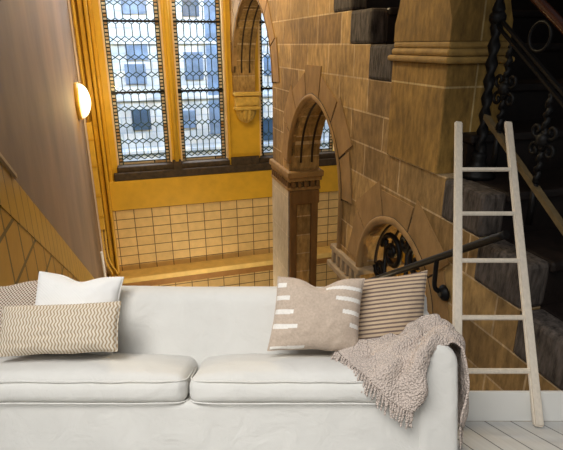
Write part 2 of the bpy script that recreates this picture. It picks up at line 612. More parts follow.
# ---- left wall (u = -.53): plaster, tiled dado following the stair slope
K = -.645
def capw(v): return -.47 + K * (v - 2.29)
bm = nb()
prism(bm, [(2.06 + .377 * -4.2, -4.2), (V0 + .28, -4.2), (V0 + .28, 1.75), (2.06 + .377 * 1.75, 1.75)], [], U1 - .25, U1, lambda p, q, a: (a, p, q))
tag(obj('wall_left', bm, M_plaster, frame=FR), 'taupe plaster stairwell wall carrying the round lamp', kind='structure')
bm = nb()
prism(bm, [(2.06 + .377 * -4.2, -4.2), (6.2, -4.2), (6.2, capw(6.2) - .235), (1.93, capw(1.93) - .235)], [], U1, U1 + .012, lambda p, q, a: (a, p, q))
tag(obj('wall_left_tiling', bm, M_tile_left, frame=FR), 'brown tiled dado under the taupe plaster', kind='structure')
bm = nb()
prism(bm, [(1.93, capw(1.93) - .232), (6.2, capw(6.2) - .232), (6.2, capw(6.2)), (1.93, capw(1.93))], [], U1, U1 + .016, lambda p, q, a: (a, p, q))
tag(obj('trim_8', bm, M_tile_border, frame=FR), 'sloping border row of tiles topping the dado', kind='structure')
bm = nb()
prism(bm, [(1.95, capw(1.95) - .0), (2.43, capw(2.43) - .0), (2.43, capw(2.43) + .02), (1.95, capw(1.95) + .02)], [], U1, U1 + .03, lambda p, q, a: (a, p, q))
tag(obj('trim_9', bm, M_stone_pale, frame=FR), 'short pale cap where the tiled dado begins', kind='structure')
bm = nb()
box(bm, (U1, V0 - .22, -4.2), (U1 + .02, V0 - .02, 1.7))
tag(obj('trim_10', bm, M_plaster_pale, frame=FR), 'pale plaster strip in the window corner', kind='structure')

# ---- arcade wall (u = 1.42 .. 1.72) with three arches
def pointed(vl, vr, spring, rise, n=14):
    """points from the left spring (larger v) over the crown to the right spring"""
    a = abs(vl - vr) / 2
    c = (vl + vr) / 2
    h = max(rise, a * 1.06)
    R = (a * a + h * h) / (2 * a)
    pts = []
    th = math.asin(min(1, h / R)) if R >= h else PI / 2
    if h > a:
        th = math.atan2(h, R - a) 
    for k in range(n + 1):
        t = th * k / n
        pts.append((c + a - R + R * math.cos(t), spring + R * math.sin(t) * rise / h))
    right = [(2 * c - p[0], p[1]) for p in pts]
    left = pts                     # left = larger v
    return left + right[::-1][1:]

SPA, SPB, SPC = -.36, -1.06, -1.42
AA = pointed(V0 - .09, 4.99, SPA, .90)
AB = pointed(4.43, 3.22, SPB, .655)
AC = pointed(2.84, 1.99, SPC, .43)
def stepv(j): return 2.86 - .29 * j
def stepw(j): return .2 - .2 * j
outline = [(V0, 1.7), (V0, -.62), (V0 - .09, -.62)] + AA + [(4.99, -4.2), (4.43, -4.2)] + AB + [(3.22, -1.5), (3.22, -4.2), (2.84, -4.2)] + AC + [(1.99, -4.2), (.95, -4.2)]
jl = 6
outline.append((.95, stepw(jl) - .2))
for j in range(jl, -6, -1):
    if j != jl:
        outline.append((stepv(j), stepw(j) - .2))
    outline.append((stepv(j - 1), stepw(j) - .2))
outline.append((stepv(-6), 1.7))
bm = nb()
prism(bm, outline, [], U2, U2 + T, lambda p, q, a: (a, p, q))
aw = tag(obj('wall_right', bm, M_stone, frame=FR), 'coursed sandstone arcade wall with pointed arches', kind='structure')

# voussoirs and roll mouldings of each arch
def ring(arch, grow, u0, u1, nst, gap=.11):
    bm = nb()
    n = len(arch)
    cv = (arch[0][0] + arch[-1][0]) / 2
    cw = arch[0][1] - .05
    for k in range(nst):
        t0, t1 = k / nst * (n - 1), (k + 1) / nst * (n - 1)
        def at(t):
            i = min(int(t), n - 2)
            f_ = t - i
            return (arch[i][0] * (1 - f_) + arch[i + 1][0] * f_, arch[i][1] * (1 - f_) + arch[i + 1][1] * f_)
        m_ = 4
        inn = [at(t0 + gap + (t1 - t0 - 2 * gap) * q / m_) for q in range(m_ + 1)]
        g = grow * (1.0 + .28 * (k % 2))
        out = []
        for p in (inn[0], inn[-1]):
            dv, dw = p[0] - cv, p[1] - cw
            l_ = math.hypot(dv, dw)
            out.append((p[0] + dv / l_ * g, p[1] + dw / l_ * g))
        prism(bm, inn + out[::-1], [], u0, u1, lambda p, q, a: (a, p, q))
    return bm
bm = nb()
for ar in (AB, AC, AA):
    cv = (ar[0][0] + ar[-1][0]) / 2
    o2 = []
    for p in ar:
        dv, dw = p[0] - cv, p[1] - ar[0][1] + .05
        l_ = math.hypot(dv, dw)
        o2.append((p[0] + dv / l_ * .14, p[1] + dw / l_ * .14))
    prism(bm, ar + o2[::-1], [], U2 - .003, U2 + .03, lambda p, q, a: (a, p, q))
obj('mortar_bed', bm, M_joint_shade, aw)
obj('voussoirs', ring(AB, .22, U2 - .008, U2 + .05, 7), M_stone_plain, aw)
obj('voussoirs', ring(AC, .20, U2 - .008, U2 + .05, 5), M_stone_plain, aw)
obj('voussoirs', ring(AA, .20, U2 - .008, U2 + .05, 8, .08), M_stone_plain, aw)
for arch, r, nm, mt in ((AB, .025, 'arch_roll', M_stone_plain), (AC, .027, 'arch_roll', M_stone_plain), (AA, .014, 'arch_roll', M_stone_plain)):
    bm = nb()
    arch0 = arch
    low = arch[-1][1] - (.5 if arch is AB else .5 if arch is AC else 0)
    cv_ = (arch[0][0] + arch[-1][0]) / 2
    arch = [(p[0] + r * .8 * (1 if p[0] > cv_ else -1) * min(1, abs(p[0] - cv_) * 6), p[1] + r * .8 * max(0, 1 - abs(p[0] - cv_) * 2)) for p in arch0]
    pts = [(U2 + .005, p[0], p[1]) for p in arch] + ([(U2 + .005, arch[-1][0], low)] if low < arch[-1][1] else [])
    if arch0 is AC:
        pts = [(U2 + .005, arch[0][0], low)] + pts
    tube(bm, pts, r, 10)
    obj(nm, bm, mt, aw)
    bm = nb()
    tube(bm, [(U2 - .004, p[0] + (p[0] - q[0]) / r * .8 * .030 + .0, p[1] + (p[1] - q[1]) / r * .8 * .030) for p, q in zip(arch, arch0)], .008, 6)
    obj('painted_shadow_line', bm, M_joint_shade, aw)  # dark tube painted in as the shadow line outside the roll
    arch = arch0
    for du in (.115, .225):
        bm = nb()
        tube(bm, [(U2 + du, p[0], p[1]) for p in arch] + [(U2 + du, arch[-1][0], SPB)] * (arch is AB), .011, 6)
        obj('soffit_shade_line', bm, M_joint_shade, aw)  # raised dark tubes stand in for the shade inside soffit grooves

# capital and shaft of the slender pier between the first two arches
cap = thing('pier_capital', 'moulded stone capital with dentils on slender arcade pier', 'capital', FR, (U2 + .15, 4.71, -1.10))
bm = nb()
box(bm, (U2 - .035, 4.36, -1.195), (U2 + T + .03, 5.03, -1.135), .012)
box(bm, (U2 - .02, 4.38, -1.235), (U2 + T + .02, 5.01, -1.195), .008)
obj('abacus', bm, M_stone_plain, cap)
bm = nb()
for k in range(9):
    v = 4.415 + k * .066
    box(bm, (U2 - .022, v, -1.295), (U2 + .01, v + .036, -1.237), .006)
for k in range(5):
    u = U2 + .01 + k * .063
    box(bm, (u, 4.38, -1.295), (u + .036, 4.43, -1.237), .006)
obj('dentil', bm, M_stone_dark, cap)
bm = nb()
box(bm, (U2 - .02, 4.40, -1.33), (U2 + T + .015, 5.005, -1.296), .01)
obj('necking', bm, M_stone_plain, cap)
# pilaster strips of the pier's near face
sh = thing('pier_shaft', 'tall fluted stone shaft of the slender arcade pier', 'pier', FR, (U2 + .15, 4.37, -4.2))
bm = nb()
box(bm, (U2 + .0, 4.395, -4.2), (U2 + .07, 4.44, -1.42), .012)
box(bm, (U2 + .22, 4.395, -4.2), (U2 + .29, 4.44, -1.42), .012)
obj('pilaster_strip', bm, M_stone_dark, sh)
bm = nb()
box(bm, (U2 + .0, 4.39, -1.47), (U2 + .30, 4.44, -1.33), .012)
obj('shaft_head', bm, M_stone_dark, sh)
bm = nb()
box(bm, (U2 - .012, 4.43, -4.2), (U2 + .0, 4.99, -1.33))
obj('facing', bm, brick_mat('daylight tinted pier facing', (1, 2), (.50, .43, .33), (.44, .38, .29), (.60, .52, .42), 3 * S, .4 * S, ms=.006, offset=0, grain=.2), sh)  # pale tone puts the window daylight into this face's colour

# impost with dentils between second arch and round arch
im = thing('impost_block', 'pale dentilled stone impost beside the round grille arch', 'impost', FR, (U2, 3.0, -1.6))
bm = nb()
box(bm, (U2 - .03, 2.80, -1.485), (U2 + T + .03, 3.31, -1.44), .008)
box(bm, (U2 - .05, 2.79, -1.62), (U2 + T + .015, 3.32, -1.575), .008)
obj('abacus', bm, M_stone_pale, im)
bm = nb()
for k in range(6):
    v = 2.83 + k * .082
    box(bm, (U2 - .028, v, -1.575), (U2 + .01, v + .042, -1.485), .006)
obj('dentil', bm, M_stone_pale, im)

# corbel on the window wall
cb = thing('stone_corbel', 'carved ochre stone corbel on the wall between windows', 'corbel', FR, (1.6, V0, -1.1))
bm = nb()
box(bm, (1.41, 6.82, -.66), (1.78, V0, -.61), .012)
box(bm, (1.43, 6.84, -.80), (1.76, V0, -.665), .012)
for k in range(3):
    box(bm, (1.47 + .1 * k, 6.828, -.78), (1.53 + .1 * k, 6.845, -.69))
box(bm, (1.42, 6.825, -.85), (1.77, V0, -.80), .015)
obj('abacus', bm, M_corbel, cb)
bm = nb()
for k in range(6):
    a = PI * (k + .5) / 6
    pts = []
    for t in range(7):
        f_ = t / 6
        r = .115 * math.sqrt(max(0, 1 - (f_ * .96) ** 2))
        pts.append((1.595 - r * math.cos(a), V0 - .02 - r * math.sin(a), -.85 - .17 * f_))
    tube(bm, pts, [.036 * math.sqrt(max(.08, 1 - (t / 6.5) ** 2)) for t in range(7)], 8)
lathe(bm, [(.02, -1.04), (.04, -1.02), (.09, -.93), (.105, -.85)], (1.595, V0 - .04, 0), 'z', 16)
obj('gadrooned_bulb', bm, M_corbel, cb)

# arch niche behind the round opening + wrought iron scrolls
bm = nb()
box(bm, (U2 + T + .55, 1.2, -4.2), (U2 + T + .6, 4.3, -1.0))
tag(obj('wall_inner', bm, M_ochre_deep, frame=FR), 'ochre wall glimpsed through the round arch', kind='structure')
gr = thing('iron_grille', 'black wrought iron scroll grille filling the round arch', 'grille', FR, (U2 + .1, 2.42, -1.8))
bm = nb()
def scroll(bm, c, r0, turns, a0, u, sgn=1, r=.012, n=22):
    pts = []
    for k in range(n + 1):
        t = k / n
        rr = r0 * (1 - .8 * t)
        a = a0 + sgn * turns * 2 * PI * t
        pts.append((u, c[0] + rr * math.cos(a), c[1] + rr * math.sin(a)))
    tube(bm, pts, r, 6)
gu = U2 + .10
for c, r0, a0, sg in (((2.60, -1.25), .13, 0, 1), ((2.30, -1.20), .12, PI, -1), ((2.45, -1.45), .12, 0, -1), ((2.22, -1.50), .13, PI, 1), ((2.62, -1.6), .12, 0, 1), ((2.43, -1.75), .12, PI, -1), ((2.74, -1.42), .07, 0, -1), ((2.45, -1.12), .07, PI / 2, 1), ((2.10, -1.36), .07, PI, -1)):
    scroll(bm, c, r0, 1.5, a0, gu, sg, .018)
obj('scroll', bm, M_iron, gr)
bm = nb()
for v in (2.15, 2.42, 2.68):
    tube(bm, [(gu, v, -2.3), (gu, v, -1.06 - .5 * abs(v - 2.42))], .014, 6)
for w in (-1.62, -2.0):
    tube(bm, [(gu, 2.02, w), (gu, 2.82, w)], .012, 6)
obj('bar', bm, M_iron, gr)
for c in ((2.60, -1.25), (2.30, -1.20), (2.45, -1.45), (2.22, -1.50)):
    bm = nb()
    bmesh.ops.create_uvsphere(bm, u_segments=10, v_segments=8, radius=.035, matrix=Matrix.Translation((gu, c[0], c[1])))
    obj('rosette', bm, M_iron, gr)

# ---- big square pier standing on the arcade wall
pd = thing('stone_pier', 'massive square sandstone pier with moulded band on the stair', 'pier', FR, (U2 + .15, 2.3, -.6))
bm = nb()
lo_, hi_ = (U2 - .012, 2.05, -.6), (U2 + T + .012, 2.56, -.085)
box(bm, lo_, hi_, .006)
obj('shaft', bm, M_pier, pd)
bm = nb()
box(bm, (U2 - .035, 2.025, -.085), (U2 + T + .035, 2.585, -.055), .012)
box(bm, (U2 - .02, 2.04, -.055), (U2 + T + .02, 2.57, -.02), .014)
box(bm, (U2 - .012, 2.05, -.02), (U2 + T + .012, 2.56, .012), .01)
obj('moulded_band', bm, simple('ochre moulded stone', (.30, .18, .046), .8, .3, 9, .4, 60), pd)
bm = nb()
# upper shaft, corners chamfered with rounded stops
def octo(c, w):
    u0, u1, v0, v1 = U2 - .012, U2 + T + .012, 2.05, 2.56
    return [(u0 + c, v0, w), (u1 - c, v0, w), (u1, v0 + c, w), (u1, v1 - c, w), (u1 - c, v1, w), (u0 + c, v1, w), (u0, v1 - c, w), (u0, v0 + c, w)]
rr = [octo(c, w) for c, w in ((.003, .012), (.003, .10), (.02, .14), (.035, .18), (.045, .24), (.045, 1.6))]
rv = [[bm.verts.new(p) for p in r] for r in rr]
for i in range(len(rv) - 1):
    for k in range(8):
        bm.faces.new((rv[i][k], rv[i][(k + 1) % 8], rv[i + 1][(k + 1) % 8], rv[i + 1][k]))
bm.faces.new(rv[-1]); bm.faces.new(rv[0][::-1])
obj('upper_shaft', bm, M_pier, pd)

# ---- stone staircase rising to the right of the arcade
st = thing('stone_staircase', 'dark stone staircase with weathered grey step ends', 'staircase', FR, (U2 + T, 1.4, -1.2))
for j in range(-6, 8):
    v, w = stepv(j), stepw(j)
    if j == 7:
        v0_ = .99
    bm = nb()
    a0 = v if j < 7 else .95
    box(bm, (U2 + .10, a0, w - .28), (3.4, v + .30, w - .045))
    box(bm, (U2 + .10, a0 - .025, w - .045), (3.4, v + .30, w), .012)
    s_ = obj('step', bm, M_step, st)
    bm = nb()
    if j in (2, 3):
        continue
    if j < 7:
        box(bm, (U2 - .010, a0 - .01, w - .199), (U2 + .11, v + .29, w - .002), .02)
    else:
        box(bm, (U2 - .010, a0, w - .199), (U2 + .11, v + .29, w - .002), .02)
    tag(obj('step_end', bm, M_soot, s_), 'rough weathered grey step end')

# soffit closing the flight from below
bm = nb()
prism(bm, [(.95, -1.62), (4.8, 1.03), (4.8, 1.30), (.95, -1.35)], [], U2 + T, 3.4, lambda p, q, a: (a, p, q))
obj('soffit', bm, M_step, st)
bm = nb()
box(bm, (3.4, .6, -4.2), (3.5, 5.0, 1.7))
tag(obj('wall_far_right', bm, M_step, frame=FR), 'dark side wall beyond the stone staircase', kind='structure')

# ---- wrought iron balustrade
BU = 1.575
bal = thing('iron_balustrade', 'black wrought iron stair balustrade with twisted balusters', 'balustrade', FR, (BU, 1.97, -.6))
bm = nb()
pts, rad = [], []
for k in range(57):
    t = k / 56
    pts.append((BU, 1.965, -.6 + t * 1.3)); rad.append(.036)
# barley twist newel
P = []
for k in range(81):
    t = k / 80
    w = -.52 + t * 1.2
    a = t * 2 * PI * 8
    P.append((w, a))
seg = 10
rings = []
for w, a in P:
    r_ = []
    for q in range(seg):
        th = 2 * PI * q / seg
        rr_ = .021 + .007 * math.cos(2 * (th - a))
        r_.append(bm.verts.new((BU + rr_ * math.cos(th), 1.965 + rr_ * math.sin(th), w)))
    rings.append(r_)
for i in range(len(rings) - 1):
    for q in range(seg):
        f = bm.faces.new((rings[i][q], rings[i][(q + 1) % seg], rings[i + 1][(q + 1) % seg], rings[i + 1][q]))
        f.smooth = True
lathe(bm, [(.085, -.6), (.08, -.58), (.045, -.55), (.032, -.52), (.036, -.50), (.026, -.48)], (BU, 1.965, 0), 'z', 16)
lathe(bm, [(.025, .08), (.036, .095), (.036, .115), (.025, .13)], (BU, 1.965, 0), 'z', 12)
obj('newel', bm, M_iron, bal)
def rl(v, off): return (BU, v, off + .68 * (v - 1.97))
bm = nb()
bar(bm, rl(1.965, .115), rl(.95, .115), .011, .016, (1, 0, 0))
bar(bm, rl(1.965, .080), rl(.95, .080), .011, .014, (1, 0, 0))
obj('top_rail', bm, M_iron, bal)
bm = nb()
bar(bm, rl(1.985, -.305), rl(.95, -.305), .022, .026, (1, 0, 0))
obj('bottom_rail', bm, M_bar_rust, bal)
bm = nb()
hp = [rl(v, .31) for v in (2.3, 2.0, 1.6, 1.2, .95)]
tube(bm, hp, .019, 10)
obj('handrail', bm, M_wood_rail, bal)
for v in (1.86, 1.60, 1.34):
    bm = nb()
    b0, b1 = rl(v, -.29)[2], rl(v, .07)[2]
    pts = [(BU + .006 * math.cos(k * 1.3), v + .006 * math.sin(k * 1.3), b0 + (b1 - b0) * k / 40) for k in range(41)]
    tube(bm, pts, [.010 + .004 * (k % 2) for k in range(41)], 6)
    tube(bm, [(BU, v, b0), (BU, v, stepw(4) - .2 * (1.70 - v) / .29 - .05)], .014, 6)
    o = obj('baluster', bm, M_iron, bal)
    bm = nb()
    mid = (b0 + b1) / 2
    for sg in (-1, 1):
        scroll(bm, (v + sg * .038, mid + .035), .035, 1.2, PI / 2 * (1 + sg) , BU, sg, .008, 18)
        scroll(bm, (v + sg * .038, mid - .045), .035, 1.2, PI / 2 * (1 + sg), BU, -sg, .008, 18)
    lathe(bm, [(.01, mid - .03), (.028, mid - .015), (.028, mid + .015), (.01, mid + .03)], (BU, v, 0), 'z', 10)
    obj('scroll', bm, M_iron, o)
    bm = nb()
    r_ = .055
    cz = rl(v - .155, .205)[2]
    tube(bm, [(BU, v - .155 + r_ * math.cos(2 * PI * k / 24), cz + r_ * math.sin(2 * PI * k / 24)) for k in range(24)], .007, 6, closed=True)
    obj('ring', bm, M_iron, bal)

# ---- wall handrail below
hr = thing('wall_handrail', 'black iron handrail bracketed to the stone arcade wall', 'handrail', FR, (U2 - .07, 2.1, -1.2))
bm = nb()
def hl(v): return (U2 - .07, v, -.71 + (v - 1.5) * -.655)
tube(bm, [hl(1.47), hl(1.5), hl(2.2), hl(3.0)], .017, 10)
obj('rail', bm, M_iron, hr)
for v in (1.89, 2.62):
    p = hl(v)
    bm = nb()
    tube(bm, catmull([p, (p[0], v, p[2] - .09), (p[0] + .005, v, p[2] - .155), (p[0] + .03, v - .01, p[2] - .18), (U2 + .0, v - .02, p[2] - .185)], 5), .012, 8)
    o = obj('bracket', bm, M_iron, hr)
    bm = nb()
    lathe(bm, [(.042, -.02), (.038, -.03), (.022, -.045), (.015, -.05)], (U2 + .0, v - .02, p[2] - .185), 'x', 14)
    obj('rosette', bm, M_iron, o)

# ---- wall lamp on the plaster
lp = thing('wall_lamp', 'round glowing bulkhead lamp on the taupe wall', 'lamp', FR, (U1, 6.15, -.59))
bm = nb()
lathe(bm, [(.205, 0), (.205, .04), (.195, .045)], (U1, 6.15, -.59), 'x', 32)
obj('back_plate', bm, M_conduit, lp)
bm = nb()
lathe(bm, [(.19, .04)] + [(.19 * math.cos(a), .04 + .11 * math.sin(a)) for a in [PI / 2 * k / 8 for k in range(1, 8)]] + [(.01, .15)], (U1, 6.15, -.59), 'x', 32)
obj('diffuser', bm, M_lamp, lp)

# ---- cable conduit and pipes in the corner
cd = thing('cable_conduit', 'yellow painted cable conduit running down the corner', 'conduit', FR, (U1 + .05, 6.9, -2.5))
bm = nb()
box(bm, (U1 + .02, V0 - .20, -2.36), (U1 + .085, V0 - .10, -.92), .008)
obj('trunking', bm, M_conduit, cd)
bm = nb()
tube(bm, [(U1 + .05, V0 - .15, -.92), (U1 + .05, V0 - .15, 1.6)], .016, 8)
obj('upper_pipe', bm, M_conduit, cd)
bm = nb()
for du in (0, .045):
    tube(bm, catmull([(U1 + .03 + du, V0 - .16, -2.36), (U1 + .03 + du, V0 - .16, -2.8), (U1 + .10 + du * 1.5, V0 - .16, -3.05), (U1 + .14 + du * 2, V0 - .16, -3.3), (U1 + .14 + du * 2, V0 - .16, -3.8)], 5), .014, 8)
obj('lower_pipe', bm, M_conduit, cd)
for w in (-1.15, -1.5, -1.9, -2.2):
    bm = nb()
    box(bm, (U1 + .015, V0 - .21, w), (U1 + .09, V0 - .09, w + .035), .006)
    obj('clip', bm, M_ochre_deep, cd)
wp = nb()
tube(wp, [(U1 + .03, 6.35, -4.1), (U1 + .03, 6.35, -2.5)], .016, 8)
tag(obj('water_pipe', wp, M_pipe_white, frame=FR), 'thin white pipe rising up the pale corner of the left wall', 'pipe')

# ---- floor and lid of the stairwell
bm = nb()
box(bm, (U1 - .3, 1.0, -4.3), (4.2, V0 + .3, -4.2))
tag(obj('floor_stairwell', bm, M_floor_dim, frame=FR), 'stone floor at the bottom of the stairwell', kind='structure')
bm = nb()
box(bm, (U1 - .3, 1.9, 1.70), (4.2, V0 + .3, 1.8))
tag(obj('ceiling_stairwell', bm, M_plaster, frame=FR), 'plaster ceiling over the stairwell', kind='structure')

# ---- building across the street seen through the glass
nbld = thing('neighbouring_building', 'pale stone building with blue windows across the street', 'building', FR, (2, 11, -6))
FV = 11.0
bm = nb()
box(bm, (-4, FV, -7), (10, FV + .5, 6))
obj('wall', bm, M_facade, nbld)
for u0, w0, u1, w1, dk in ((.10, -.28, .52, .05, 0), (.04, -.75, .45, -.36, 0), (.08, -1.68, .46, -1.26, 1), (.10, .57, .57, .85, 0), (1.23, -.69, 1.62, -.14, 0),
                           (1.10, -1.69, 1.40, -1.32, 0), (1.27, .54, 1.60, .90, 1), (2.94, -.63, 3.25, -.22, 0), (2.90, -2.05, 3.25, -1.56, 1), (3.7, -1.7, 4.1, -1.2, 1)):
    bm = nb()
    box(bm, (u0, FV - .03, w0), (u1, FV + .02, w1))
    obj('window', bm, M_facade_win2 if dk else M_facade_win, nbld)
bm = nb()
box(bm, (1.70, FV - .02, -1.85), (2.06, FV + .02, .95))
obj('stair_glazing', bm, M_facade_win, nbld)
bm = nb()
for j in range(5):
    box(bm, (-4, FV - .05, -3.28 + j * 1.1), (10, FV, -3.22 + j * 1.1))
obj('string_course', bm, M_facade, nbld)


# ================================================================== THE ROOM
bm = nb()
box(bm, (-6, -4, -.05), (6, 3.1, 0))
tag(obj('floor', bm, M_floor), 'white painted plank floor', kind='structure')
bm = nb()
box(bm, (-6, 3.10, 0), (6, 3.135, .180), .004)
tag(obj('baseboard_back', bm, M_skirt), 'white skirting board along the back', kind='structure')


def rbox(bm, lo, hi, r, n=6, fn=None, mid=10):
    """rounded box on a fine grid; fn(p, (s, t, q)) may push each point, s t q in -1..1"""
    lo, hi = Vector(lo), Vector(hi)
    c, h = (lo + hi) / 2, (hi - lo) / 2
    def coords(hh, rr):
        a = [-hh + rr * (1 - math.cos(PI / 2 * k / n)) * 1.0 for k in range(n)]
        b_ = [-hh + rr + (2 * hh - 2 * rr) * k / mid for k in range(mid + 1)]
        return a + b_ + [-x for x in reversed(a)]
    r3 = [min(r, x * .98) for x in h]
    ax = [coords(h[i], r3[i]) for i in range(3)]
    cache = {}
    def vert(p):
        key = tuple(round(x, 6) for x in p)
        if key in cache:
            return cache[key]
        q = Vector(p)
        inner = Vector([max(-h[i] + r3[i], min(h[i] - r3[i], q[i])) for i in range(3)])
        d = Vector([(q[i] - inner[i]) / r3[i] for i in range(3)])
        if d.length > 0:
            d = d.normalized() if d.length > 1e-6 else d
        pos = inner + Vector([d[i] * r3[i] for i in range(3)])
        nrm = Vector([q[i] / h[i] for i in range(3)])
        w = c + pos
        if fn:
            w = fn(w, nrm)
        v = bm.verts.new(w)
        cache[key] = v
        return v
    for a in range(3):
        b_, d = (a + 1) % 3, (a + 2) % 3
        for sgn in (-1, 1):
            for i in range(len(ax[b_]) - 1):
                for j in range(len(ax[d]) - 1):
                    q = []
                    for ii, jj in ((i, j), (i + 1, j), (i + 1, j + 1), (i, j + 1)):
                        p = [0, 0, 0]
                        p[a] = sgn * h[a]
                        p[b_] = ax[b_][ii]
                        p[d] = ax[d][jj]
                        q.append(vert(p))
                    if sgn < 0:
                        q = q[::-1]
                    if len(set(q)) == 4:
                        try:
                            f = bm.faces.new(q)
                            f.smooth = True
                        except ValueError:
                            pass


def nz(x, y, z, s=1.0, seed=0.0):
    from mathutils import noise
    return noise.noise(Vector((x * s + seed, y * s - seed * .7, z * s + seed * .3)))


# ---- sofa
XL, XR = -1.80, .852
sofa = thing('sofa', 'off-white linen slipcovered two-cushion sofa on the plank floor', 'sofa', ID, (-.47, 2.7, 0))
bm = nb()
rbox(bm, (XL + .1, 2.405, .05), (XR - .02, 3.0, .365), .03, 4, lambda p, n: p + Vector((0, -.006 * nz(p.x, p.y, p.z, 2.2, 3), 0)), 24)
obj('base', bm, M_sofa, sofa)
bm = nb()
def backfn(p, n):
    t = (p.z - .35) / .5
    y = p.y + .07 * t
    z = p.z
    if n.z > .3:
        z += .006 * nz(p.x, 0, 0, 2.0, 1)
    return Vector((p.x, y + .006 * nz(p.x, p.z, 0, 3, 5), z))
rbox(bm, (XL + .05, 2.735, .30), (XR - .02, 2.955, .857), .075, 6, backfn, 26)
obj('backrest', bm, M_sofa, sofa)
# arms: sock arms rising to the back
def arm(x0, x1):
    bm = nb()
    rows = []
    ys = [2.392, 2.394, 2.402, 2.42, 2.45] + [2.45 + .055 * k for k in range(1, 11)]
    cx = (x0 + x1) / 2
    for i, y in enumerate(ys):
        inset = [.045, .02, .008, .002, 0][i] if i < 5 else 0
        top = .648 + .16 * max(0, (y - 2.42) / .55) ** 1.25 - inset
        hw = (x1 - x0) / 2 - inset
        r = min(hw, .105)
        pts = []
        for z in (.05, .15, .28, .40, .48):
            pts.append((cx - hw, y, z))
        zc = top - r
        for k in range(0, 13):
            a = PI - PI * k / 12
            pts.append((cx + (hw - r) * (1 if math.cos(a) > 0 else -1 if math.cos(a) < 0 else 0) + r * math.cos(a), y, zc + r * math.sin(a)))
        for z in (.48, .40, .28, .15, .05):
            pts.append((cx + hw, y, z))
        rows.append([Vector(p) + Vector((.004 * nz(p[0], p[1], p[2], 4, 2), 0, .004 * nz(p[0], p[1], p[2], 5, 9))) for p in pts])
    V = grid_surface(bm, rows)
    f = bm.faces.new(V[0]); f.smooth = False
    f = bm.faces.new(V[-1][::-1])
    bmesh.ops.recalc_face_normals(bm, faces=bm.faces)
    return bm
obj('arm', arm(.655, XR), M_sofa, sofa)
obj('arm', arm(XL, -1.59), M_sofa, sofa)

def cushion(x0, x1, seed):
    bm = nb()
    def f(p, n):
        q = Vector(p)
        sx, sy = n.x, n.y
        b_ = max(0, 1 - sx ** 4) * max(0, 1 - abs(sy) ** 3)
        if n.z > .0:
            q.z += .042 * b_ * n.z + .007 * nz(p.x, p.y, 0, 5, seed) * b_
        if n.y < -.5:
            q.y -= .018 * (1 - sx ** 6) * (1 - n.z ** 2)
        q.x += .010 * nz(p.y, p.z, p.x, 4, seed)
        q.z += .004 * nz(p.x, p.z, 0, 7, seed + 2)
        return q
    rbox(bm, (x0, 2.385, .352), (x1, 2.80, .487), .05, 6, f, 26)
    o = obj('seat_cushion', bm, M_sofa, sofa)
    for z, yy in ((.470, 2.389), (.366, 2.390)):
        bm = nb()
        r_ = .06
        pts = [(x0 + .0, 2.62, z)]
        for k in range(7):
            a = PI + PI / 2 * k / 6
            pts.append((x0 + r_ + r_ * math.cos(a) + .001, yy + r_ + r_ * math.sin(a), z))
        for k in range(1, 24):
            x = x0 + r_ + (x1 - x0 - 2 * r_) * k / 24
            sx = (x - (x0 + x1) / 2) / ((x1 - x0) / 2)
            pts.append((x, yy - .010 * (1 - sx ** 6) + 0.001 * math.sin(k), z + .004 * nz(x, z, 0, 7, seed + 2)))
        for k in range(7):
            a = 3 * PI / 2 + PI / 2 * k / 6
            pts.append((x1 - r_ + r_ * math.cos(a) - .001, yy + r_ + r_ * math.sin(a), z))
        pts.append((x1, 2.62, z))
        tube(bm, pts, .0038, 6)
        obj('piping', bm, M_piping, o)
cushion(-.443, .672, 1.3)
cushion(-1.60, -.455, 4.1)
for x in (XL + .12, XR - .1):
    for y in (2.46, 2.94):
        bm = nb()
        lathe(bm, [(.02, 0), (.028, .06)], (x, y, 0), 'z', 10)
        obj('foot', bm, M_ladder, sofa)


